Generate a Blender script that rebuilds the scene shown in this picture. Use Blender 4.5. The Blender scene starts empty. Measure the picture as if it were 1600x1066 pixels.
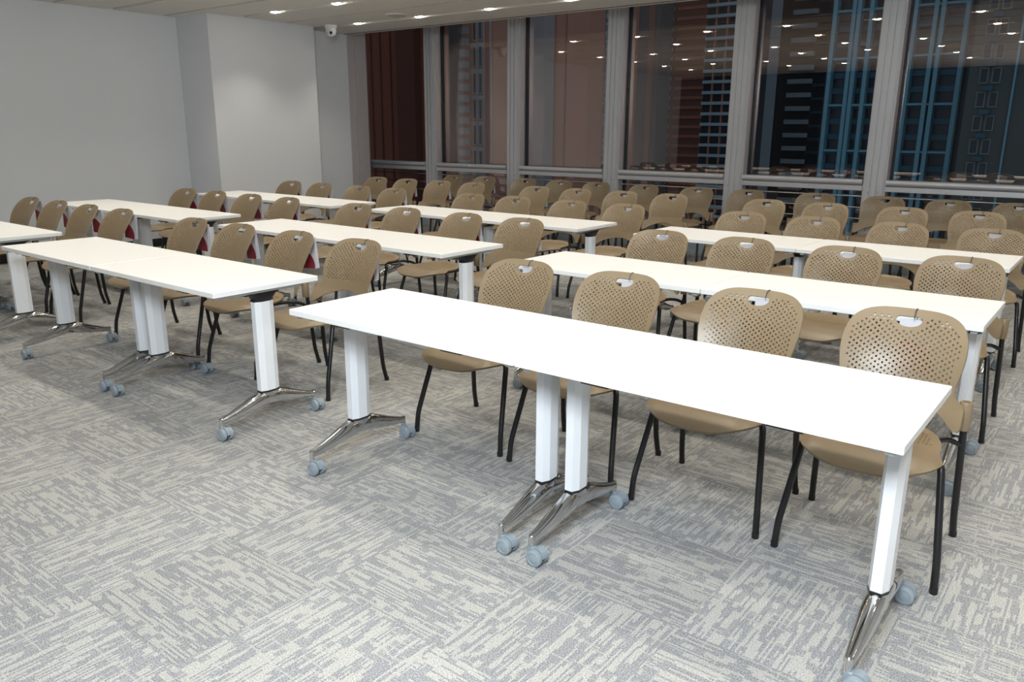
import bpy, bmesh, math, random
from mathutils import Vector, Matrix
from mathutils.geometry import delaunay_2d_cdt

random.seed(7)
scene = bpy.context.scene
C = scene.collection
PI = math.pi

# ------------------------------------------------------------------ camera
CAM = (2.7626, -2.0073, 1.4782)
yaw, pitch, roll, fpx = -0.66079, 0.26015, 0.00571, 1239.5
fw = Vector((math.sin(yaw)*math.cos(pitch), math.cos(yaw)*math.cos(pitch), -math.sin(pitch)))
rt = Vector((math.cos(yaw), -math.sin(yaw), 0)); up = rt.cross(fw)
r2 = rt*math.cos(roll) + up*math.sin(roll); u2 = up*math.cos(roll) - rt*math.sin(roll)
cd = bpy.data.cameras.new('camera'); cd.sensor_width = 36; cd.lens = fpx*36/1600; cd.clip_end = 1500
co = bpy.data.objects.new('camera', cd); C.objects.link(co)
M3 = Matrix((r2, u2, -fw)).transposed().to_4x4(); M3.translation = CAM
co.matrix_world = M3
scene.camera = co

# ------------------------------------------------------------------ world (blue dusk) and exposure
w = bpy.data.worlds.new('dusk'); scene.world = w; w.use_nodes = True
bg = w.node_tree.nodes['Background']
bg.inputs[0].default_value = (0.16, 0.20, 0.25, 1); bg.inputs[1].default_value = 1.7
vs = scene.view_settings
vs.view_transform = 'Standard'; vs.look = 'None'; vs.gamma = 1; vs.use_curve_mapping = False
vs.exposure = 0.0

# photographer's flash, bounced softly from above the camera
fl = bpy.data.lights.new('camera_flash', 'AREA'); fl.shape = 'DISK'; fl.size = 1.1; fl.energy = 188; fl.color = (0.86, 0.94, 1.0)
fo = bpy.data.objects.new('camera_flash', fl); C.objects.link(fo)
fo.location = (2.6, -2.3, 2.55)
fo.rotation_euler = (Vector((0.7, 1.2, 0.0)) - Vector(fo.location)).to_track_quat('-Z', 'Y').to_euler()

# ------------------------------------------------------------------ materials
MATS = {}
def mat(name, col, rough=0.5, metal=0.0, emit=None, estr=0.0, spec=0.5, coat=0.0):
    if name in MATS: return MATS[name]
    m = bpy.data.materials.new(name); m.use_nodes = True
    b = m.node_tree.nodes['Principled BSDF']
    b.inputs['Base Color'].default_value = (*col, 1); b.inputs['Roughness'].default_value = rough
    b.inputs['Metallic'].default_value = metal; b.inputs['Specular IOR Level'].default_value = spec
    b.inputs['Coat Weight'].default_value = coat
    if emit: b.inputs['Emission Color'].default_value = (*emit, 1); b.inputs['Emission Strength'].default_value = estr
    MATS[name] = m
    return m
class NT:
    def __init__(s, m): s.t = m.node_tree; s.n = s.t.nodes; s.l = s.t.links
    def new(s, typ, **kw):
        n = s.n.new(typ)
        for k, v in kw.items(): setattr(n, k, v)
        return n
    def put(s, sock, v):
        if isinstance(v, (int, float)): sock.default_value = v
        elif isinstance(v, tuple): sock.default_value = v
        else: s.l.new(v, sock)
    def math(s, op, a, b=0.0, c=None, clamp=False):
        n = s.new('ShaderNodeMath', operation=op, use_clamp=clamp); s.put(n.inputs[0], a); s.put(n.inputs[1], b)
        if c is not None: s.put(n.inputs[2], c)
        return n.outputs[0]
    def mix(s, f, a, b):
        n = s.new('ShaderNodeMix', data_type='RGBA'); s.put(n.inputs[0], f); s.put(n.inputs[6], a); s.put(n.inputs[7], b); return n.outputs[2]
    def wn(s, x, y=0.0, z=0.0):
        c = s.new('ShaderNodeCombineXYZ'); s.put(c.inputs[0], x); s.put(c.inputs[1], y); s.put(c.inputs[2], z)
        n = s.new('ShaderNodeTexWhiteNoise', noise_dimensions='3D'); s.l.new(c.outputs[0], n.inputs['Vector']); return n.outputs['Value']

def noise_mat(name, c1, c2, scale, rough, bump=0.0, metal=0.0, spec=0.5, stretch=(1, 1, 1)):
    m = mat(name, c1, rough, metal, spec=spec); t = NT(m); b = t.n['Principled BSDF']
    tc = t.new('ShaderNodeTexCoord'); mp = t.new('ShaderNodeMapping'); mp.inputs['Scale'].default_value = stretch
    t.l.new(tc.outputs['Object'], mp.inputs[0])
    n = t.new('ShaderNodeTexNoise'); n.inputs['Scale'].default_value = scale; n.inputs['Detail'].default_value = 4
    t.l.new(mp.outputs[0], n.inputs['Vector'])
    t.put(b.inputs['Base Color'], t.mix(n.outputs[0], (*c1, 1), (*c2, 1)))
    if bump:
        bp = t.new('ShaderNodeBump'); bp.inputs['Strength'].default_value = bump; bp.inputs['Distance'].default_value = 0.002
        t.l.new(n.outputs[0], bp.inputs['Height']); t.l.new(bp.outputs[0], b.inputs['Normal'])
    return m

WALL = noise_mat('white_wall_paint', (0.69, 0.715, 0.75), (0.72, 0.745, 0.78), 60, 0.8, 0.05)
CEIL = noise_mat('ceiling_paint', (0.70, 0.68, 0.65), (0.74, 0.72, 0.69), 40, 0.85, 0.03)
DARK = noise_mat('dark_partition', (0.022, 0.024, 0.03), (0.03, 0.032, 0.038), 8, 0.7)
SLOT = mat('slot_black', (0.015, 0.015, 0.016), 0.7)
BASEB = mat('baseboard_black', (0.015, 0.014, 0.014), 0.5)
ALU = noise_mat('anodised_aluminium', (0.56, 0.57, 0.60), (0.62, 0.625, 0.65), 30, 0.42, 0.0, 0.35, stretch=(6, 6, 0.3))
ALU_WARM = noise_mat('warm_lit_brushed_cladding', (0.56, 0.52, 0.52), (0.62, 0.58, 0.57), 30, 0.38, 0.0, 0.35, stretch=(6, 6, 0.3))  # brushed metal; warm light on the mullion sides is put into this tone
GASKET = mat('window_gasket', (0.012, 0.014, 0.02), 0.5)
STEEL = mat('steel_rod', (0.55, 0.56, 0.56), 0.25, 1.0)
TOP = noise_mat('white_laminate', (0.86, 0.865, 0.86), (0.88, 0.885, 0.88), 90, 0.38, 0.0)
EDGE = mat('laminate_edge', (0.78, 0.79, 0.81), 0.45)
WHITEMETAL = noise_mat('white_powder_coat', (0.80, 0.82, 0.85), (0.83, 0.85, 0.88), 120, 0.35, 0.02)
RAIL = mat('rail_grey', (0.55, 0.57, 0.60), 0.35, 0.4)
CHROME = noise_mat('polished_aluminium', (0.62, 0.62, 0.62), (0.68, 0.68, 0.68), 20, 0.10, 0.0, 1.0)
BLACKP = mat('black_plastic', (0.012, 0.012, 0.014), 0.3)
BLACKT = noise_mat('black_powder_coat', (0.008, 0.008, 0.009), (0.012, 0.012, 0.013), 200, 0.35, 0.02)
GREYC = noise_mat('caster_grey', (0.24, 0.29, 0.33), (0.27, 0.32, 0.36), 50, 0.4)
GREYW = mat('caster_tread', (0.27, 0.32, 0.36), 0.45)
TAN = noise_mat('tan_plastic', (0.232, 0.174, 0.105), (0.246, 0.186, 0.114), 300, 0.36, 0.06)
WIRE = mat('clip_wire', (0.08, 0.08, 0.085), 0.3, 0.8)

# carpet: quarter-turned tiles, broken stripes; coordinates come from the tile's own UV (metres)
CARPET = mat('carpet_tile_loop', (0.4, 0.4, 0.4), 0.95, spec=0.1)
def make_carpet():
    t = NT(CARPET); b = t.n['Principled BSDF']
    uv = t.new('ShaderNodeUVMap'); uv.uv_map = 'tile'
    oi = t.new('ShaderNodeObjectInfo')
    sp = t.new('ShaderNodeSeparateXYZ'); t.l.new(uv.outputs[0], sp.inputs[0])
    seed = t.math('MULTIPLY', oi.outputs['Random'], 91.0)
    # slight wobble of the stripes
    nz = t.new('ShaderNodeTexNoise'); nz.inputs['Scale'].default_value = 260; nz.inputs['Detail'].default_value = 1
    t.l.new(uv.outputs[0], nz.inputs['Vector'])
    wob = t.math('MULTIPLY', t.math('SUBTRACT', nz.outputs[0], 0.5), 0.0018)
    x = t.math('ADD', sp.outputs[0], wob); y = t.math('ADD', sp.outputs[1], wob)
    def layer(a, c, wa, wc, k):
        i = t.math('FLOOR', t.math('DIVIDE', c, wc))
        r1 = t.wn(i, seed, k)
        j = t.math('FLOOR', t.math('ADD', t.math('DIVIDE', a, wa), t.math('MULTIPLY', r1, 9.0)))
        return t.wn(i, j, t.math('ADD', seed, k + 3.3))
    A = layer(x, y, 0.13, 0.0066, 1.0)      # thin long dashes
    B = layer(x, y, 0.036, 0.021, 2.0)       # blocks
    D = layer(y, x, 0.085, 0.0066, 5.0)       # crossing dashes
    lines = t.math('LESS_THAN', A, 0.60)
    block = t.math('MULTIPLY', t.math('LESS_THAN', B, 0.27), 0.85)
    cross = t.math('LESS_THAN', D, 0.06)
    light = t.math('MAXIMUM', t.math('MULTIPLY', lines, t.math('SUBTRACT', 1.0, block)), t.math('MULTIPLY', cross, 0.7))
    # loop pile grain
    g = t.new('ShaderNodeTexNoise'); g.inputs['Scale'].default_value = 230; g.inputs['Detail'].default_value = 3
    t.l.new(uv.outputs[0], g.inputs['Vector'])
    gr = t.math('MULTIPLY', t.math('SUBTRACT', g.outputs[0], 0.5), 2.6)
    f = t.math('ADD', t.math('MULTIPLY_ADD', light, 0.40, 0.28), gr, clamp=True)
    col = t.mix(f, (0.165, 0.178, 0.208, 1), (0.50, 0.49, 0.45, 1))
    tint = t.math('MULTIPLY_ADD', oi.outputs['Random'], 0.14, 0.93)
    hs = t.new('ShaderNodeHueSaturation'); t.l.new(col, hs.inputs['Color']); t.l.new(tint, hs.inputs['Value'])
    t.l.new(hs.outputs[0], b.inputs['Base Color'])
    bp = t.new('ShaderNodeBump'); bp.inputs['Strength'].default_value = 0.5; bp.inputs['Distance'].default_value = 0.003
    t.l.new(g.outputs[0], bp.inputs['Height']); t.l.new(bp.outputs[0], b.inputs['Normal'])
make_carpet()

# bronze-tinted coated glass: partly mirror, partly clear
GLASS = bpy.data.materials.new('coated_window_glass'); GLASS.use_nodes = True
def make_glass():
    t = NT(GLASS); t.n.clear()
    o = t.new('ShaderNodeOutputMaterial'); mx = t.new('ShaderNodeMixShader'); tr = t.new('ShaderNodeBsdfTransparent')
    gl = t.new('ShaderNodeBsdfGlossy'); gl.inputs['Roughness'].default_value = 0.0; gl.inputs['Color'].default_value = (1.0, 0.80, 0.70, 1)
    tr.inputs['Color'].default_value = (0.84, 0.875, 0.885, 1)
    fr = t.new('ShaderNodeFresnel'); fr.inputs['IOR'].default_value = 1.5
    f = t.math('MULTIPLY_ADD', fr.outputs[0], 0.8, 0.085, clamp=True)
    t.l.new(f, mx.inputs[0]); t.l.new(tr.outputs[0], mx.inputs[1]); t.l.new(gl.outputs[0], mx.inputs[2]); t.l.new(mx.outputs[0], o.inputs[0])
make_glass()

# ------------------------------------------------------------------ mesh helpers
class MB:
    def __init__(s): s.v = []; s.f = []; s.m = []
    def add(s, vs, fs, mi=0):
        o = len(s.v); s.v += [tuple(v) for v in vs]; s.f += [tuple(i + o for i in f) for f in fs]; s.m += [mi]*len(fs)
    def box(s, x0, x1, y0, y1, z0, z1, mi=0):
        s.add([(x0,y0,z0),(x1,y0,z0),(x1,y1,z0),(x0,y1,z0),(x0,y0,z1),(x1,y0,z1),(x1,y1,z1),(x0,y1,z1)],
              [(0,3,2,1),(4,5,6,7),(0,1,5,4),(1,2,6,5),(2,3,7,6),(3,0,4,7)], mi)
    def bbox(s, x0, x1, y0, y1, z0, z1, b, mi=0):
        # box with bevelled vertical and horizontal edges (chamfer b)
        def ring(d, z): return [(x0+d,y0,z),(x1-d,y0,z),(x1,y0+d,z),(x1,y1-d,z),(x1-d,y1,z),(x0+d,y1,z),(x0,y1-d,z),(x0,y0+d,z)]
        def inset(r): 
            cx, cy = (x0+x1)/2, (y0+y1)/2
            return [(px-(b if px>cx else -b), py-(b if py>cy else -b), pz) for px,py,pz in r]
        rs = [inset(ring(b, z0)), ring(b, z0+b), ring(b, z1-b), inset(ring(b, z1))]
        vs = sum(rs, []); fs = []
        for k in range(3):
            for i in range(8): fs.append((k*8+i, k*8+(i+1)%8, (k+1)*8+(i+1)%8, (k+1)*8+i))
        fs += [tuple(range(7,-1,-1)), tuple(range(24,32))]
        s.add(vs, fs, mi)
    def sweep(s, pts, radii, n=10, mi=0, caps=True):
        # tube through pts; radii: number or list of (ra, rb) where ra is sideways and rb is vertical-ish
        P = [Vector(p) for p in pts]; k = len(P); vs = []; fs = []
        prev = None
        for i, p in enumerate(P):
            t = (P[min(i+1,k-1)] - P[max(i-1,0)]).normalized()
            if prev is None:
                a = Vector((1,0,0)) if abs(t.x) < 0.8 else Vector((0,0,1))
                sd = (a - t*a.dot(t)).normalized()
            else: sd = (prev - t*prev.dot(t)).normalized()
            prev = sd; ot = t.cross(sd)
            r = radii if isinstance(radii, (int, float)) else radii[i]
            ra, rb = (r, r) if isinstance(r, (int, float)) else r
            for j in range(n):
                an = 2*PI*j/n; vs.append(p + sd*ra*math.cos(an) + ot*rb*math.sin(an))
        for i in range(k-1):
            for j in range(n): fs.append((i*n+j, i*n+(j+1)%n, (i+1)*n+(j+1)%n, (i+1)*n+j))
        if caps: fs += [tuple(range(n-1,-1,-1)), tuple(range((k-1)*n, k*n))]
        s.add(vs, fs, mi)
    def lathe(s, prof, c=(0,0,0), axis='z', n=20, mi=0):
        vs = []; fs = []; k = len(prof)
        for r, h in prof:
            for j in range(n):
                a = 2*PI*j/n; q = (r*math.cos(a), r*math.sin(a), h)
                if axis == 'y': q = (q[0], q[2], -q[1])
                elif axis == 'x': q = (q[2], q[0], q[1])
                vs.append((q[0]+c[0], q[1]+c[1], q[2]+c[2]))
        for i in range(k-1):
            for j in range(n): fs.append((i*n+j, i*n+(j+1)%n, (i+1)*n+(j+1)%n, (i+1)*n+j))
        fs += [tuple(range(n-1,-1,-1)), tuple(range((k-1)*n, k*n))]
        s.add(vs, fs, mi)
    def prism(s, poly, z0, z1, mi=0):
        n = len(poly); vs = [(x,y,z0) for x,y in poly] + [(x,y,z1) for x,y in poly]
        fs = [(i,(i+1)%n,n+(i+1)%n,n+i) for i in range(n)] + [tuple(range(n-1,-1,-1)), tuple(range(n,2*n))]
        s.add(vs, fs, mi)
    def mesh(s, name, mats, smooth=None):
        me = bpy.data.meshes.new(name); me.from_pydata(s.v, [], s.f)
        for m in (mats if isinstance(mats, (list, tuple)) else [mats]): me.materials.append(m)
        me.polygons.foreach_set('material_index', s.m)
        if smooth is not None:
            me.polygons.foreach_set('use_smooth', [True]*len(me.polygons)); me.set_sharp_from_angle(angle=math.radians(smooth))
        me.update(); return me
    def build(s, name, mats, parent=None, smooth=None):
        return link(name, s.mesh(name, mats, smooth), parent)

def link(name, data, parent=None, loc=(0,0,0)):
    o = bpy.data.objects.new(name, data); C.objects.link(o); o.parent = parent; o.location = loc
    return o
def tag(o, label, cat, group=None):
    o['label'] = label; o['category'] = cat
    if group: o['group'] = group
    return o
def structure(o, label=None, cat=None):
    o['kind'] = 'structure'
    if label: o['label'] = label
    if cat: o['category'] = cat
    return o
KIDS = {}
def copy_tree(o, parent=None):
    c = o.copy(); C.objects.link(c); c.parent = parent
    for ch in list(KIDS.get(o, [])):
        copy_tree(ch, c)
    return c
def reg(root):
    allo = list(bpy.data.objects)
    for o in allo:
        if o.parent: KIDS.setdefault(o.parent, [])
    for o in allo:
        if o.parent and o not in KIDS[o.parent]: KIDS[o.parent].append(o)

# ------------------------------------------------------------------ room shell
XL, XR, YF, YW, H = -7.2, 5.6, -3.3, 7.35, 2.83
YE = 6.40                                  # ceiling edge, higher pocket beyond it in front of the glass
TS = 0.525
fb = MB(); fb.box(XL-2.0, XR, YF, YW+0.1, -0.12, -0.008)
floor = structure(fb.build('floor', mat('screed', (0.08, 0.08, 0.085), 0.9)), 'patterned grey and beige carpet tile floor', 'floor')

def tile_mesh():
    m = MB(); h = TS/2 - 0.0002; t = 0.0
    m.add([(-h,-h,-0.008),(h,-h,-0.008),(h,h,-0.008),(-h,h,-0.008),(-h,-h,t-0.0006),(h,-h,t-0.0006),(h,h,t-0.0006),(-h,h,t-0.0006),
           (-h+.002,-h+.002,t),(h-.002,-h+.002,t),(h-.002,h-.002,t),(-h+.002,h-.002,t)],
          [(0,1,5,4),(1,2,6,5),(2,3,7,6),(3,0,4,7),(4,5,9,8),(5,6,10,9),(6,7,11,10),(7,4,8,11),(8,9,10,11)])
    me = m.mesh('carpet_tile', CARPET)
    uv = me.uv_layers.new(name='tile')
    for l in me.loops: v = me.vertices[l.vertex_index].co; uv.data[l.index].uv = (v.x, v.y)
    return me
tm = tile_mesh()
tiles = []
gx0, gy0 = 0.29, -0.01
for i in range(-18, 12):
    for j in range(-7, 15):
        x, y = gx0 + (i+.5)*TS, gy0 + (j+.5)*TS
        if x-TS/2 < XL-0.3 or x+TS/2 > XR or y-TS/2 < YF or y+TS/2 > YW+0.05: continue
        d = math.hypot(x-CAM[0], y-CAM[1])
        a = math.atan2(x-CAM[0], y-CAM[1])
        tiles.append((d + (50 if abs(a-yaw) > 0.72 or d < 0.9 else 0), i, j, x, y))
tiles.sort()
for d, i, j, x, y in tiles[:290]:
    o = link('carpet_tile', tm, floor, (x, y, 0))
    o.rotation_euler.z = (PI/2 if (i+j) % 2 else 0) + (PI if random.random() < .5 else 0)
vs_, fs_, uvs = [], [], []
for d, i, j, x, y in tiles[290:]:
    h = TS/2 - 0.0006; k = len(vs_)
    ox, oy = random.random()*40, random.random()*40
    q = [(-h,-h),(h,-h),(h,h),(-h,h)]
    vs_ += [(x+a, y+b, 0) for a, b in q]; fs_.append((k,k+1,k+2,k+3))
    uvs += [(ox+a, oy+b) if (i+j) % 2 == 0 else (ox+b, oy-a) for a, b in q]
me = bpy.data.meshes.new('carpet_tile_field'); me.from_pydata(vs_, [], fs_); me.materials.append(CARPET)
ul = me.uv_layers.new(name='tile')
for l in me.loops: ul.data[l.index].uv = uvs[l.vertex_index]
o = link('carpet_tile_field', me, floor); o['kind'] = 'stuff'

# left wall with its projecting bay and the recess by the windows
m = MB(); m.box(XL-0.15, XL, YF, 3.84, 0, H+.4)
structure(m.build('wall_left', WALL), 'plain pale grey left wall', 'wall')
m = MB(); m.box(XL-0.15, -6.5, 3.84, 5.45, 0, H+.4)
structure(m.build('wall_bay', WALL), 'white projecting wall section lit by a downlight scallop', 'wall')
m = MB(); m.box(XL-0.15, -6.87, 5.45, 6.35, 0, H+.4)
structure(m.build('wall_recess', WALL), 'narrow white wall section set back beside the windows', 'wall')
m = MB(); m.box(XL, -6.89, 6.35, 6.50, 0, H+.4); m.box(XL, -6.875, 6.505, 6.72, 0, H+.4)
o = structure(m.build('trim_1', ALU_WARM), 'brushed metal cladding strip at the end of the window wall', 'trim')
c_ = MB(); c_.box(-9.4, -6.872, 6.72, 6.74, 0, H+.4); c_.build('added_sky_blocker', mat('sky_blocker_bronze', (0.16, 0.095, 0.08), 0.5), o)  # added unseen panel, keeps open sky out of the first pane's reflection
m = MB(); m.box(XL, XL+0.012, YF, 3.84, 0, 0.09); m.box(-6.5, -6.488, 3.84, 5.45, 0, 0.09); m.box(XL, -6.5, 3.828, 3.84, 0, 0.09); m.box(-6.87,-6.858,5.45,6.35,0,.09)
structure(m.build('baseboard_left', BASEB), 'black baseboard along the left wall', 'baseboard')
m = MB(); m.box(XL-0.15, XR+.15, YF-0.15, YF, 0, H+.4)
structure(m.build('wall_front', DARK), 'dark partition wall behind the camera', 'wall')
m = MB(); m.box(XR, XR+0.15, YF, YW+.2, 0, H+.4)
structure(m.build('wall_right', WALL), 'pale right wall', 'wall')

# ceiling: backing slab with panels between narrow dark slots and shallow light channels
m = MB(); m.box(XL-2.2, XR+.15, YF-.15, YE, H+0.05, H+0.25, 0)
m.box(XL-2.2, XR+.15, YE, YW+0.3, 3.16, 3.3, 1)
ceiling = structure(m.build('ceiling', [SLOT, CEIL]), 'pale ceiling in long strips with slots and rows of downlights', 'ceiling')
LROWS = [5.62 - 1.31*k for k in range(6)]
SLOTS = [4.975 - 1.31*k for k in range(6)]
cuts = []
for y in LROWS: cuts.append((y-0.055, y+0.055, 'L'))
for y in SLOTS: cuts.append((y-0.014, y+0.014, 'S'))
cuts.sort()
edges = [YF] + [e for c in cuts if c[0] > YF for e in (c[0], c[1])] + [YE]
for a, b in zip(edges[0::2], edges[1::2]):
    m = MB(); m.box(XL-2.2, XR, a, b, H, H+0.05)
    m.build('ceiling_panel', CEIL, ceiling)
for y0, y1, k in cuts:
    if k == 'L' and y0 > YF:
        m = MB(); m.box(XL-2.2, XR, y0, y1, H+0.022, H+0.05); m.build('light_channel', CEIL, ceiling)
m = MB(); m.box(XL-2.2, XR, YE, YE+0.02, H, 3.16); m.build('ceiling_fascia', CEIL, ceiling)
m = MB(); m.box(XL-2.2, XR, YE-0.10, YE-0.085, H-0.004, H); m.build('shadow_trim', SLOT, ceiling)

# downlights
GLOW = mat('downlight_lens', (0.9, 0.88, 0.82), 0.4, emit=(1.0, 0.93, 0.80), estr=34)
RING = mat('downlight_ring', (0.8, 0.79, 0.77), 0.4)
def make_downlight():
    r = link('downlight', None)
    m = MB()
    prof = [(0.050,0.017),(0.062,0.014),(0.062,0.006),(0.054,0.004),(0.048,0.017)]
    n = 24; vs=[]; fs=[]
    for rr, h in prof:
        for j in range(n): a=2*PI*j/n; vs.append((rr*math.cos(a), rr*math.sin(a), h))
    for i in range(len(prof)-1):
        for j in range(n): fs.append((i*n+j, i*n+(j+1)%n, (i+1)*n+(j+1)%n, (i+1)*n+j))
    m.add(vs, fs); m.build('trim_ring', RING, r, 30)
    m = MB(); m.lathe([(0.047,0.015),(0.047,-0.004),(0.030,-0.011)], n=20); m.build('lens', GLOW, r, 30)
    return r
dl0 = make_downlight(); reg(dl0)
first = True
rowname = ['row nearest the windows', 'second row from the windows', 'third row from the windows', 'fourth row from the windows', 'fifth row from the windows', 'row farthest from the windows']
ordn = ['first','second','third','fourth','fifth','sixth','seventh','eighth','ninth','tenth','eleventh','twelfth']
for ri, y in enumerate(LROWS):
    for k in range(10):
        x = -5.80 + 1.13*k
        if x > XR-0.3 or y < YF+.3: continue
        d = dl0 if first else copy_tree(dl0); first = False
        d.location = (x, y, H+0.005)
        tag(d, f'round recessed downlight in the {rowname[ri]}, {ordn[k]} from the left wall', 'ceiling light', 'recessed ceiling downlights')
        L = bpy.data.lights.new('downlight_lamp', 'SPOT'); L.energy = 34; L.color = (1.0, 0.92, 0.79); L.spot_size = math.radians(104); L.spot_blend = 0.75; L.shadow_soft_size = 0.06
        lo = bpy.data.objects.new('downlight_lamp', L); C.objects.link(lo); lo.location = (x, y, H-0.02)

# ------------------------------------------------------------------ window wall
MX = [-6.10, -4.49, -2.865, -1.175, 0.41, 2.03, 3.66, 5.29]     # left edges of the mullions
MWD = 0.20
ZT = 3.16
def mullion(n, x):
    m = MB()
    m.box(x, x+MWD, 7.18, YW+0.06, 0, ZT)
    m.box(x+0.012, x+0.06, 7.165, 7.18, 0, ZT); m.box(x+0.075, x+0.125, 7.165, 7.18, 0, ZT); m.box(x+0.14, x+MWD-0.012, 7.165, 7.18, 0, ZT)
    o = structure(m.build(f'trim_{n}', ALU), f'ribbed aluminium window mullion, {ordn[n-2]} from the left wall', 'mullion')
    s = MB(); s.box(x+MWD, x+MWD+0.016, 7.20, YW+0.05, 0, ZT); s.build('side_cover', ALU_WARM, o)  # mullion side face, warm light painted into its colour
    s = MB(); s.box(x-0.016, x, 7.20, YW+0.05, 0, ZT); s.build('side_cover', ALU_WARM, o)
    for xx in (x+0.05, x+0.15):
        s = MB(); s.lathe([(0.011,0.0),(0.011,0.006),(0.006,0.009)], (0,0,0), 'y', 12)
        b = s.build('bolt_cap', RAIL, o, 40); b.location = (xx, 7.164, 0.86); b.rotation_euler.z = PI
for i, x in enumerate(MX): mullion(i+2, x)
lefts = [-8.75] + [x + MWD for x in MX[:-1]]; rights = MX
for i, (a, b) in enumerate(zip(lefts, rights)):
    wdw = structure(link(f'window_{i+1}', None, None, ((a+b)/2, YW, 0)), f'tall tinted window bay, {ordn[i]} from the left wall', 'window')
    a0, b0 = a - (a+b)/2 + .016, b - (a+b)/2 - .016
    def part(name, mt, *bx, **k):
        s = MB(); s.box(*bx); return s.build(name, mt, wdw)
    part('pane', GLASS, a0+.02, b0-.02, -0.004, 0.004, 0.955, ZT-.02)
    part('pane', GLASS, a0+.02, b0-.02, -0.004, 0.004, 0.13, 0.86)
    part('gasket', GASKET, a0, a0+0.022, -0.03, 0.03, 0.10, ZT)
    part('gasket', GASKET, b0-0.022, b0, -0.03, 0.03, 0.10, ZT)
    part('head_frame', GASKET, a0, b0, -0.03, 0.03, ZT-.03, ZT)
    part('transom', ALU, a0, b0, -0.05, 0.05, 0.855, 0.96)
    s = MB(); s.sweep([(a0+.005, -0.15, 0.955), (b0-.005, -0.15, 0.955)], 0.032, 16); s.build('sill_tube', ALU, wdw, 40)
    s = MB(); s.box(a0, b0, -0.165, -0.06, 0.865, 0.915); s.build('sill_bar', ALU, wdw)
    for z in (0.80, 0.68, 0.56):
        s = MB(); s.sweep([(a0, -0.12, z), (b0, -0.12, z)], 0.008, 8); s.build('guard_rod', STEEL, wdw, 40)
    part('kerb', noise_mat('kerb_paint', (0.36, 0.42, 0.46), (0.40, 0.45, 0.49), 20, 0.6), a0, b0, -0.16, 0.06, 0, 0.12)
    if i == 1:
        s = MB(); s.box(-0.02, 0.03, -0.1845, -0.1825, 0.945, 0.968); s.build('sticker', EDGE, wdw)

# ------------------------------------------------------------------ towers outside
def band_mat(n, c, r=0.7): return noise_mat(n, c, tuple(v*1.15 for v in c), 0.12, r)
BROWN = band_mat('brown_brick', (0.56, 0.245, 0.165)); BROWN2 = band_mat('dark_brown_brick', (0.30, 0.15, 0.115))
PALE = band_mat('pale_concrete', (0.40, 0.52, 0.55)); TEAL = band_mat('teal_tower', (0.03, 0.10, 0.14)); TEALD = band_mat('dark_glass_tower', (0.006, 0.022, 0.034), 0.3)
PIER = band_mat('pier_concrete', (0.17, 0.36, 0.42)); WIN = mat('far_window_glass', (0.02, 0.03, 0.04), 0.12); WFRAME = mat('far_window_frame', (0.5, 0.52, 0.52), 0.6)
ZB, ZTW = -116.0, 170.0                    # street level and roof line, metres; the room is high up
def tower(label, x0, x1, Y, dep, body, ztop=ZTW, name='apartment_tower'):
    r = link(name, None, None, ((x0+x1)/2, Y, ZB))
    tag(r, label, 'building', 'towers outside the windows')
    m = MB(); hw = (x1-x0)/2; m.box(-hw, hw, 0, dep, 0, ztop-ZB); m.build('body', body, r)
    return r
def bands(r, x0, x1, step, hgt, proud, mt, z0=-24.0, z1=66.0, name='balcony', ph=0.0):
    me = None
    for k in range(int((z1-z0)/step)):
        if me is None: m = MB(); m.box(x0, x1, -proud, 0.02, 0, hgt); me = m.mesh(name, mt)
        link(name, me, r, (0, 0, z0 + ph - ZB + k*step))
def grid(r, xs, w_, step, h_, mt, frame, z0=-21.0, z1=48.0):
    mew = mef = None
    for x in xs:
        for k in range(int((z1-z0)/step)):
            if mew is None:
                m = MB(); m.box(-w_/2, w_/2, -0.1, 0.05, 0, h_); mew = m.mesh('window', mt)
                m = MB(); f = 0.22
                m.box(-w_/2-f, w_/2+f, -0.35, 0.0, -f, 0.0); m.box(-w_/2-f, -w_/2, -0.25, 0, 0, h_); m.box(w_/2, w_/2+f, -.25, 0, 0, h_); m.box(-w_/2-f, w_/2+f, -0.25, 0.0, h_, h_+f); mef = m.mesh('window_frame', frame)
            o = link('window', mew, r, (x, 0, z0-ZB+k*step)); link('window_frame', mef, o)
def piers(r, xs, w_, proud, mt, z0=ZB, z1=ZTW):
    for x in xs:
        m = MB(); m.box(x-w_/2, x+w_/2, -proud, 0.05, z0-ZB, z1-ZB); m.build('pier', mt, r)
BLUEG = band_mat('blue_grey_tower', (0.16, 0.20, 0.25)); GREYS = band_mat('grey_shaft', (0.34, 0.32, 0.31)); DGREY = band_mat('dark_grey_tower', (0.14, 0.13, 0.13))
r = tower('plain brown brick slab seen through the leftmost window', -147, -123, 128, 8, BROWN)
piers(r, [8.6], 5.6, 2.0, BROWN2); piers(r, [-4.0, -1.0, 2.2], 0.3, 0.3, BROWN2)
r = tower('distant blue grey tower seen through the second window', -291, -267.5, 308, 8, BLUEG)
r = tower('brick tower with pale framed windows seen through the second window', -138, -128.0, 158, 8, BROWN)
grid(r, [-0.9, 1.0], 0.9, 6.3, 4.6, WIN, WFRAME); bands(r, -5.1, -2.8, 2.7, 1.6, 1.6, PALE, name='bay_box'); bands(r, -2.0, 2.1, 6.3, 1.0, 0.3, WFRAME, ph=1.3, name='floor_band'); piers(r, [0.05, 2.3, 4.4], 0.26, 0.5, WFRAME)
r = tower('broad brown tower seen through the second and third windows', -154, -119.5, 188, 8, BROWN)
piers(r, [-12, 6, 10], 0.4, 0.3, BROWN2)
r = tower('narrow pale grey shaft in front of the broad brown tower', -130, -125.8, 176, 5, GREYS)
r = tower('brown tower with stacked white balconies seen through the third window', -152.6, -136, 238, 8, BROWN)
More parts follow.
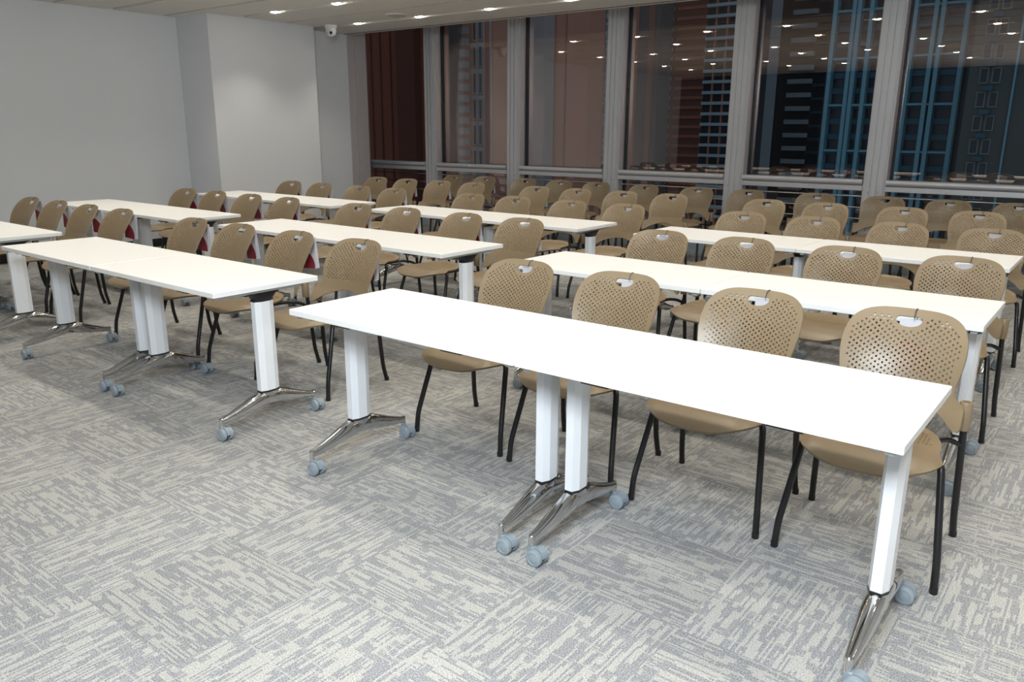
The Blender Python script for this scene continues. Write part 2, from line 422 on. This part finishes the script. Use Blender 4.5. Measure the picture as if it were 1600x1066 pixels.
bands(r, -5.6, -0.3, 2.6, 0.9, 2.0, PALE); bands(r, 1.0, 7.6, 2.6, 1.1, 3.0, PALE, ph=1.3); piers(r, [0.4], 0.8, 1.0, PALE)
r = tower('dark tower left of the striped tower in the fourth window', -121.5, -114.5, 218, 8, DGREY)
piers(r, [1.0], 1.8, 0.5, BROWN2)
r = tower('tower with white striped corner balconies seen through the fourth window', -142, -119, 268, 8, BROWN2)
bands(r, -11.2, -5.2, 3.3, 1.2, 2.5, PALE); bands(r, -3.5, 8.5, 3.3, 1.0, 1.0, BROWN, name='floor_band'); piers(r, [-8.0], 0.5, 2.7, PALE)
r = tower('dark glass tower with pale floor bands behind the fourth mullion', -104.5, -85.5, 228, 8, TEALD)
bands(r, -9.2, 2.0, 3.0, 0.85, 1.6, PALE, name='floor_band'); piers(r, [-6.4, -3.0], 0.4, 1.0, BROWN)
r = tower('dark tower with broad pale bands seen through the fifth window', -111, -87, 288, 8, TEALD)
bands(r, -11.5, -6.8, 4.2, 1.3, 3.0, PALE); piers(r, [-9.5, -7.6], 0.35, 3.2, PALE); bands(r, -1.2, 6.8, 4.5, 1.5, 2.2, PALE, name='floor_band', ph=1.0)
bands(r, 7.2, 11.8, 4.5, 0.8, 1.2, TEAL, name='balcony')
r = tower('teal tower gridded by tall piers seen through the fifth and sixth windows', -59.8, -29.8, 198, 8, TEALD)
piers(r, [-13.5, -9.35, -8.25, -5.6, -2.25, 2.0, 3.4, 7.4, 8.8, 13.4], 0.85, 2.6, PIER)
bands(r, -13.5, 13.5, 3.4, 1.2, 0.9, TEAL, name='balcony'); bands(r, -13.5, 13.5, 10.2, 0.45, 2.2, PIER, name='floor_ledge', ph=0.6)
r = tower('olive dark block with small windows at the right edge of the view', -28.3, 6.0, 188, 8, band_mat('olive_block', (0.075, 0.085, 0.075)))
grid(r, [-14.4, -12.2, 9.5], 1.2, 4.6, 2.6, WIN, band_mat('olive_frame', (0.17, 0.20, 0.19)))
bands(r, -14.2, -12.4, 4.6, 0.9, 1.2, TEAL, z0=-22.6, z1=46, name='air_conditioner'); piers(r, [-9.0, -3.4, 3.2], 0.35, 0.6, PIER)
r = tower('dark banded glass tower beyond the right edge of the windows', 9.0, 46.0, 214, 8, TEALD)
bands(r, -18.0, 18.0, 4.0, 1.1, 1.4, TEAL, name='floor_band'); piers(r, [-18.0, -9.0, 0.0, 9.0, 18.0], 0.9, 2.0, PIER)
r = tower('brown brick tower farthest right outside the windows', 50.0, 120.0, 240, 8, BROWN2)
bands(r, -34.0, 34.0, 4.0, 0.9, 1.2, BROWN, name='floor_band'); piers(r, [-20.0, 0.0, 20.0], 1.2, 1.6, BROWN)
m = MB(); m.box(-620, 460, YW+6, 620, ZB-2.0, ZB)
structure(m.build('ground_street', band_mat('street', (0.04, 0.042, 0.045))), 'dark street far below the windows', 'ground')

# ------------------------------------------------------------------ tables
TW, TD, TZ = 1.207, 0.605, 0.74
def make_table():
    r = link('folding_table', None)
    hw, hd = TW/2 - 0.0025, TD/2
    m = MB(); m.bbox(-hw, hw, -hd, hd, TZ-0.026, TZ, 0.002); m.build('tabletop', TOP, r)
    for s in (-1, 1):
        m = MB(); m.bbox(s*(hw-0.075)-0.013, s*(hw-0.075)+0.013, -hd+0.055, hd-0.055, TZ-0.052, TZ-0.026, 0.003)
        m.box(s*(hw-0.035)-0.012, s*(hw-0.035)+0.012, -hd+0.02, hd-0.09, TZ-0.040, TZ-0.026)
        m.build('side_rail', RAIL, r)
    m = MB(); m.bbox(-hw+0.09, hw-0.09, -0.022, 0.022, TZ-0.066, TZ-0.034, 0.003); m.build('cross_beam', BLACKP, r)
    for s in (-1, 1):
        m = MB(); m.box(-0.05, 0.05, -0.008, 0.008, -0.012, 0.0); o = m.build('table_stop', BLACKP, r); o.location = (s*0.30, -hd+0.03, TZ-0.026)
    for s in (-1, 1):
        x = s*(hw-0.065)
        # flip head: black shroud flaring up from the column, chrome lever and knob
        m = MB()
        P = [(0.030,0.052,0.655),(0.038,0.056,0.668),(0.040,0.075,0.685),(0.040,0.11,0.700),(0.036,0.125,0.7135)]
        vs=[]; fs=[]; n=16
        for a, b, z in P:
            for j in range(n):
                an = 2*PI*j/n; ca, sa = math.cos(an), math.sin(an)
                vs.append((x + a*math.copysign(abs(ca)**.6, ca), b*math.copysign(abs(sa)**.6, sa), z))
        for i in range(len(P)-1):
            for j in range(n): fs.append((i*n+j, i*n+(j+1)%n, (i+1)*n+(j+1)%n, (i+1)*n+j))
        fs += [tuple(range(n-1,-1,-1)), tuple(range((len(P)-1)*n, len(P)*n))]
        m.add(vs, fs); h = m.build('flip_head', BLACKP, r, 40)
        m = MB(); m.sweep([(x-s*0.03, -0.06, 0.672), (x-s*0.05, -0.09, 0.676), (x-s*0.055, -0.125, 0.684)], 0.008, 8); m.lathe([(0.0,-.012),(0.011,-.008),(0.013,0.0),(0.011,.008),(0.0,.012)], (x-s*0.055,-0.13,0.684), 'y', 12)
        m.build('release_lever', CHROME, h, 40)
        # faceted white column
        a, b = 0.029, 0.054
        poly = [(x+a*px, b*py) for px, py in ((-1,-.45),(-.55,-1),(.55,-1),(1,-.45),(1,.45),(.55,1),(-.55,1),(-1,.45))]
        m = MB(); m.prism(poly, 0.188, 0.652); c = m.build('column', WHITEMETAL, r)
        q = [(x+(px-x)*1.04, py*1.04) for px, py in poly]
        for za, zb in ((0.650, 0.657), (0.180, 0.189)): m = MB(); m.prism(q, za, zb); m.build('collar', BLACKP, c)
        # polished foot, two arms
        m = MB()
        for sg in (-1, 1):
            pts = [(x, -sg*0.03, 0.150), (x, sg*0.02, 0.148), (x, sg*0.060, 0.143), (x, sg*0.11, 0.129), (x, sg*0.17, 0.112), (x, sg*0.235, 0.097), (x, sg*0.280, 0.090)]
            rad = [(0.027,0.026),(0.031,0.038),(0.032,0.040),(0.030,0.035),(0.026,0.028),(0.020,0.020),(0.015,0.014)]
            m.sweep(pts, rad, 12)
        m.prism([(x+(px-x)*.96, py*.96) for px, py in poly], 0.120, 0.181)
        m.build('foot', CHROME, r, 45)
        for sg in (-1, 1):
            y = sg*0.280
            m = MB(); m.lathe([(0.0115,0.062),(0.0115,0.102),(0.008,0.106)], (x, y, 0), 'z', 14)
            k = m.build('caster', CHROME, r, 40)
            # hood: half shell over the wheels
            m = MB(); n = 10; vs=[]; fs=[]
            for yy in (-0.009, 0.009):
                for j in range(n+1):
                    an = PI*(0.02 + 1.1*j/n); vs.append((x+0.026+0.0335*math.cos(an), y+yy, 0.031+0.0335*math.sin(an)))
                for j in range(n+1):
                    an = PI*(0.02 + 1.1*j/n); vs.append((x+0.026+0.012*math.cos(an), y+yy, 0.031+0.012*math.sin(an)))
            N = n+1
            for j in range(n):
                fs += [(j,j+1,N+j+1,N+j),(2*N+j,3*N+j,3*N+j+1,2*N+j+1),(j,2*N+j,2*N+j+1,j+1)]
            m.add(vs, fs); m.bbox(x-0.010, x+0.016, y-0.0115, y+0.0115, 0.022, 0.064, 0.003)
            m.build('fork', GREYC, k)
            for sy in (-1, 1):
                m = MB(); m.lathe([(0.018,-0.010),(0.028,-0.010),(0.031,-0.007),(0.031,0.007),(0.028,0.009),(0.021,0.0105),(0.0195,0.008),(0.010,0.011)] if sy > 0 else
                                   [(0.010,-0.011),(0.0195,-0.008),(0.021,-0.0105),(0.028,-0.009),(0.031,-0.007),(0.031,0.007),(0.028,0.010),(0.018,0.010)], (x+0.026, y+sy*0.0195, 0.031), 'y', 20)
                m.build('wheel', GREYW, k, 35)
    return r
t0 = make_table(); reg(t0)
BX = [[-5.794, -5.923, -5.947], [-2.947, -2.952, -3.033], [0.0, -0.047, -0.153]]
BY = [[-0.06, 1.515, 3.142], [-0.02, 1.533, 3.155], [0.0, 1.535, 3.194]]
BLK = ['left', 'middle', 'right']; ROW = ['front', 'second', 'third']
first = True
for b in range(3):
    for rw in range(3):
        for k in range(2):
            t = t0 if first else copy_tree(t0); first = False
            t.location = (BX[b][rw] + TW*(k+.5) + 0.002, BY[b][rw] + TD/2, 0)
            tag(t, f'white flip-top table on casters, {"left" if k == 0 else "right"} half of the {ROW[rw]} row {BLK[b]} block pair', 'table', 'white training tables in rows')

# ------------------------------------------------------------------ chairs
def back_surface(x, z):
    # y of the mid surface of the backrest (sitter faces -y)
    t = (z-0.53)/0.295
    y = 0.205 + 0.150*t - 0.02*math.sin(PI*max(0, min(1, t)))
    y -= (0.055 - 0.02*t)*(x/0.22)**2
    return y
def shell(outline, holes, surf, thick, inner):
    # constrained triangulation of a flat outline with holes and grid points, bent onto surf
    V = []; Eg = []; F = []
    def addpoly(p):
        o = len(V); V.extend(Vector(q) for q in p); F.append(list(range(o, o+len(p))))
    addpoly(outline)
    for h in holes: addpoly(h)
    V.extend(Vector(q) for q in inner)
    ov, oe, of, _, _, fo = delaunay_2d_cdt(V, Eg, F, 0, 1e-6)
    tris = []
    for f, src in zip(of, fo):
        if 0 in src and len(src) == 1:
            a, b, c = (ov[i] for i in f[:3]); 
            tris.append(f if (b-a).cross(c-a) > 0 else f[::-1])
    ec = {}
    for f in tris:
        for i in range(len(f)): e = (f[i], f[(i+1) % len(f)]); ec[e] = 1
    bnd = [e for e in ec if (e[1], e[0]) not in ec]
    h = 1e-3; vs = []
    N = len(ov)
    for p in ov:
        P = Vector(surf(p.x, p.y)); dx = Vector(surf(p.x+h, p.y)) - P; dy = Vector(surf(p.x, p.y+h)) - P
        n = dx.cross(dy).normalized(); vs.append((P, n))
    verts = [P + n*thick/2 for P, n in vs] + [P - n*thick/2 for P, n in vs]
    faces = [tuple(f) for f in tris] + [tuple(i+N for i in f[::-1]) for f in tris] + [(e[1], e[0], e[0]+N, e[1]+N) for e in bnd]
    used = sorted({i for f in faces for i in f}); mp = {o: i for i, o in enumerate(used)}
    return [verts[i] for i in used], [tuple(mp[i] for i in f) for f in faces]
def smooth_closed(pts, sub=4):
    out = []; n = len(pts)
    for i in range(n):
        p0, p1, p2, p3 = (Vector(pts[(i+k-1) % n]) for k in range(4))
        for s in range(sub):
            t = s/sub
            out.append(tuple(0.5*((2*p1) + (p2-p0)*t + (2*p0-5*p1+4*p2-p3)*t*t + (3*p1-p0-3*p2+p3)*t**3)))
    return out
def inside(p, poly):
    x, y = p; c = False; n = len(poly)
    for i in range(n):
        (x1, y1), (x2, y2) = poly[i], poly[(i+1) % n]
        if (y1 > y) != (y2 > y) and x < (x2-x1)*(y-y1)/(y2-y1) + x1: c = not c
    return c
def pdist(p, poly):
    best = 9
    P = Vector(p)
    for i in range(len(poly)):
        a, b = Vector(poly[i]), Vector(poly[(i+1) % len(poly)]); ab = b-a
        t = max(0, min(1, (P-a).dot(ab)/max(ab.dot(ab), 1e-12))); best = min(best, (P-a-ab*t).length)
    return best

def make_back_mesh():
    half = [(0.0,0.826),(0.06,0.8255),(0.11,0.822),(0.155,0.811),(0.188,0.790),(0.207,0.758),(0.2145,0.715),(0.213,0.67),(0.206,0.625),(0.199,0.588),(0.203,0.560),(0.222,0.546),
            (0.238,0.530),(0.240,0.50),(0.238,0.462),(0.222,0.453),(0.200,0.464),(0.172,0.486),(0.125,0.508),(0.065,0.524)]
    outl = half + [(0.0, 0.529)] + [(-x, z) for x, z in half[:0:-1]]
    outl = smooth_closed(outl[::-1], 3)          # counter-clockwise
    # D-shaped grip: straight top, bowed bottom
    slot = []
    for k in range(13): a = PI + PI*k/12; slot.append((0.046*math.cos(a), 0.786 + 0.024*math.sin(a)))
    slot += [(0.044, 0.794), (0.036, 0.798), (-0.036, 0.798), (-0.044, 0.794)]
    holes = [slot]; r = 0.0041; px, pz = 0.0250, 0.0096
    row = 0; z = 0.592
    while z < 0.806:
        x = -0.21 + (px/2 if row % 2 else 0)
        while x < 0.21:
            c = (x, z)
            if inside(c, outl) and pdist(c, outl) > 0.023 and not inside(c, slot) and pdist(c, slot) > 0.011:
                holes.append([(x + r*math.cos(PI/6 + a*PI/3), z + r*math.sin(PI/6 + a*PI/3)) for a in range(6)])
            x += px
        z += pz; row += 1
    inner = [(x*0.022 + 0.004, 0.40 + k*0.022) for x in range(-11, 12) for k in range(0, 20)]
    inner = [p for p in inner if inside(p, outl) and pdist(p, outl) > 0.007 and pdist(p, slot) > 0.008 and not inside(p, slot) and (p[1] < 0.585 or pdist(p, outl) < 0.02)]
    vs, fs = shell(outl, holes, lambda x, z: (x, back_surface(x, z), z), 0.007, inner)
    m = MB(); m.add(vs, fs)
    # sockets that take the rear posts: open-topped cups
    for s in (-1, 1):
        c = (s*0.242, 0.178)
        n = 16; ring = [(0.0200,0.444),(0.0225,0.458),(0.0225,0.545),(0.0205,0.549),(0.0145,0.549),(0.0135,0.525)]
        v = []; f = []
        for rr, z in ring:
            for j in range(n): a = 2*PI*j/n; v.append((c[0]+rr*math.cos(a), c[1]+rr*math.sin(a), z))
        for i in range(len(ring)-1):
            for j in range(n): f.append((i*n+j, i*n+(j+1)%n, (i+1)*n+(j+1)%n, (i+1)*n+j))
        f.append(tuple(range(n-1,-1,-1)))
        m.add(v, f)
    return m.mesh('backrest', TAN, 40)

def make_seat_mesh():
    N = 44; outl = []
    for k in range(N):
        a = 2*PI*k/N; ca, sa = math.cos(a), math.sin(a); e = 2/3.0
        wid = 0.228 if sa < 0 else 0.205
        outl.append((wid*math.copysign(abs(ca)**e, ca), -0.105 + 0.215*math.copysign(abs(sa)**e, sa)))
    holes = []; row = 0; y = -0.06
    while y < 0.085:
        x = -0.19 + (0.0125 if row % 2 else 0)
        while x < 0.19:
            if inside((x, y), outl) and pdist((x, y), outl) > 0.03:
                holes.append([(x+0.0042*math.cos(PI/4+a*PI/2), y+0.0042*math.sin(PI/4+a*PI/2)) for a in range(4)])
            x += 0.025
        y += 0.0105; row += 1
    inner = [(i*0.024+.003, -0.33+j*0.02) for i in range(-10, 11) for j in range(24)]
    inner = [p for p in inner if inside(p, outl) and pdist(p, outl) > 0.007 and (p[1] < -0.065 or pdist(p, outl) < 0.026)]
    def surf(x, y):
        z = 0.447 - 0.014*math.exp(-((y+0.02)/0.10)**2)*(1-(x/0.23)**2)
        if y < -0.20: z -= 2.6*(y+0.20)**2 + 0.1*max(0, -y-0.20)
        if y > 0.04: z += 2.5*(y-0.04)**2
        z -= 0.55*max(0, abs(x)-0.15)**2*8
        return (x, y, z)
    vs, fs = shell(outl, holes, surf, 0.012, inner)
    m = MB(); m.add(vs, fs)
    return m.mesh('seat', TAN, 40)

def bend(pts, r=0.03, n=4):
    P = [Vector(p) for p in pts]; out = [P[0]]
    for i in range(1, len(P)-1):
        a = (P[i-1]-P[i]); b = (P[i+1]-P[i]); d = min(r, a.length*.45, b.length*.45)
        A = P[i]+a.normalized()*d; B = P[i]+b.normalized()*d
        for k in range(n+1): t = k/n; out.append(A*(1-t)**2 + P[i]*2*t*(1-t) + B*t*t)
    return out + [P[-1]]

def make_chair():
    r = link('stacking_chair', None)
    bm_ = make_back_mesh(); sm_ = make_seat_mesh()
    link('backrest', bm_, r); link('seat', sm_, r)
    R_ = 0.0125
    for s in (-1, 1):
        m = MB(); m.sweep(bend([(s*0.165,-0.10,0.418),(s*0.222,-0.135,0.414),(s*0.260,-0.228,0.10),(s*0.264,-0.237,0.004)], 0.03), R_, 10)
        o = m.build('leg', BLACKT, r, 40)
        g = MB(); g.lathe([(0.0130,0.0),(0.0142,0.003),(0.0136,0.022)], (s*0.264,-0.237,0), 'z', 12); g.build('glide', BLACKP, o, 40)
        m = MB(); m.sweep(bend([(s*0.242,0.178,0.535),(s*0.255,0.215,0.10),(s*0.260,0.237,0.004)], 0.025), R_, 10)
        o = m.build('leg', BLACKT, r, 40)
        g = MB(); g.lathe([(0.0130,0.0),(0.0142,0.003),(0.0136,0.022)], (s*0.260,0.237,0), 'z', 12); g.build('glide', BLACKP, o, 40)
        m = MB(); m.sweep(bend([(s*0.243,0.180,0.385),(s*0.205,0.155,0.405),(s*0.178,0.08,0.418),(s*0.165,-0.13,0.416)], 0.03), 0.010, 8)
        m.build('seat_rail', BLACKT, r, 40)
    m = MB(); m.sweep([(-0.165,-0.09,0.414),(0.165,-0.09,0.414)], 0.010, 8); m.build('stretcher', BLACKT, r, 40)
    m = MB(); m.sweep([(-0.178,0.07,0.414),(0.178,0.07,0.414)], 0.010, 8); m.build('stretcher', BLACKT, r, 40)
    return r
c0 = make_chair(); reg(c0)

# booklet hung from the grip of a chair back
PAPER = mat('booklet_cover', (0.82, 0.81, 0.86), 0.45)
def make_cover():
    t = NT(PAPER); b = t.n['Principled BSDF']; tc = t.new('ShaderNodeTexCoord')
    sp = t.new('ShaderNodeSeparateXYZ'); t.l.new(tc.outputs['Object'], sp.inputs[0])
    # maroon field with a curved edge in the lower left of the cover
    dx = t.math('SUBTRACT', sp.outputs[0], -0.055); dz = t.math('SUBTRACT', sp.outputs[2], -0.185)
    d = t.math('SQRT', t.math('ADD', t.math('MULTIPLY', dx, t.math('MULTIPLY', dx, 0.75)), t.math('MULTIPLY', dz, dz)))
    t.put(b.inputs['Base Color'], t.mix(t.math('LESS_THAN', d, 0.108), (0.82, 0.81, 0.86, 1), (0.34, 0.03, 0.055, 1)))
make_cover()
def make_booklet():
    r = link('booklet', None)
    m = MB(); m.box(-0.055, 0.086, -0.002, 0.0, -0.205, 0.0); m.build('cover', PAPER, r)
    m = MB()
    for k, dy in enumerate((0.006, 0.013, 0.021)):
        h = 0.0006; x0, x1 = -0.054, 0.085
        m.add([(x0,0,-0.203),(x1,dy,-0.203),(x1,dy*.6,-0.001),(x0,0,-0.001),(x0,h*2,-0.203),(x1,dy+h*2,-0.203),(x1,dy*.6+h*2,-0.001),(x0,h*2,-0.001)],
              [(0,1,2,3),(7,6,5,4),(0,4,5,1),(1,5,6,2),(2,6,7,3),(3,7,4,0)])
    m.build('pages', mat('booklet_page', (0.80, 0.80, 0.84), 0.6), r)
    # wire loop over the top rim of the backrest
    m = MB(); m.sweep(bend([(0.0,-0.035,0.006),(0.003,-0.030,0.034),(0.006,-0.010,0.043),(0.007,0.008,0.034),(0.004,0.002,-0.012)], 0.012), 0.0020, 6)
    m.build('wire_hook', WIRE, r, 60)
    return r
b0 = make_booklet(); reg(b0)

CY = [1.249, 2.862, 4.465, 5.836, 7.02]
CHX = {
 (0,0): [-5.56,-5.075,-4.447,-3.866], (0,1): [-2.755,-2.195,-1.548,-0.935], (0,2): [0.322,0.908,1.565,2.148],
 (1,0): [-5.59,-5.05,-4.41,-3.785], (1,1): [-2.787,-2.17,-1.475,-0.917], (1,2): [0.280,0.844,1.475,2.077],
 (2,0): [-5.86,-5.255,-4.56,-3.963], (2,1): [-2.804,-2.215,-1.542,-0.922], (2,2): [0.213,0.762,1.405,2.010],
 (3,0): [-5.73,-5.142,-4.53,-3.945], (3,1): [-2.932,-2.38,-1.762,-1.162], (3,2): [-0.128,0.450,1.137,1.713],
 (4,3): [-5.336,-4.738,-4.007,-3.423,-2.841,-2.129,-1.421,-0.791,-0.015,0.684,1.298,1.875]}
RN = ['front row', 'second row', 'third row', 'tableless fourth row', 'last row by the windows']
for xs in CHX.values():                       # keep neighbouring frames from touching
    for _ in range(40):
        for i in range(len(xs)-1):
            g = 0.59 - (xs[i+1]-xs[i])
            if g > 0: xs[i] -= g/2; xs[i+1] += g/2
first = True; firstb = True
for (rw, b), xs in CHX.items():
    for k, x in enumerate(xs):
        c = c0 if first else copy_tree(c0); first = False
        rz = random.uniform(-0.045, 0.045)
        if (rw, b, k) == (0, 1, 3): rz = 0.05
        y = CY[rw] - 0.332
        c.location = (x + 0.332*math.sin(rz), y, 0); c.rotation_euler.z = rz
        blk = '' if b == 3 else f' {BLK[b]} block'
        tag(c, f'tan perforated chair, {RN[rw]}{blk}, {ordn[k]} from the left', 'chair', 'tan stacking chairs')
        if (rw, b, k) in ((4, 3, 9),): continue
        q = b0 if firstb else copy_tree(b0); firstb = False
        mloc = c.matrix_basis if False else (Matrix.Translation(c.location) @ Matrix.Rotation(rz, 4, 'Z'))
        q.location = mloc @ Vector((0.022 + random.uniform(-0.008, 0.008), 0.360, 0.787))
        q.rotation_euler = (random.uniform(-0.05, 0.02), random.uniform(-0.10, 0.10), rz + random.uniform(-0.08, 0.22))
        tag(q, f'white and maroon booklet behind {ordn[k]} chair from the left, {RN[rw]}{blk}', 'booklet', 'booklets hung on chair backs')

# ------------------------------------------------------------------ small ceiling fittings
r = link('security_camera', None, None, (-6.2, 5.50, H)); tag(r, 'small white turret security camera on the ceiling by the wall recess', 'camera')
m = MB(); m.lathe([(0.052,0.0),(0.052,-0.018),(0.046,-0.026)], n=24); m.build('mount', EDGE, r, 40)
m = MB(); m.lathe([(0.044,-0.02),(0.045,-0.05),(0.040,-0.072),(0.026,-0.090),(0.006,-0.096)], n=24); bl = m.build('ball', EDGE, r, 50)
for dx in (-0.016, 0.018):
    m = MB(); m.lathe([(0.013,0.0),(0.012,-0.006),(0.004,-0.008)], n=14); e = m.build('lens', BLACKP, bl, 40)
    e.location = (dx+0.018, -0.031, -0.066); e.rotation_euler = (math.radians(-62), 0, math.radians(28))
r.scale = (1.55, 1.55, 1.55)
r = link('ceiling_speaker', None, None, (-4.73, 5.30, H)); tag(r, 'flat round pale disc on the ceiling near the windows', 'ceiling speaker')
m = MB(); m.lathe([(0.135,0.0),(0.135,-0.008),(0.120,-0.014)], n=32); m.build('rim', CEIL, r, 30)
m = MB(); m.lathe([(0.118,-0.010),(0.118,-0.0155),(0.05,-0.018)], n=32); m.build('grille', noise_mat('speaker_grille', (0.5,0.49,0.47), (0.56,0.55,0.53), 300, 0.7), r, 30)
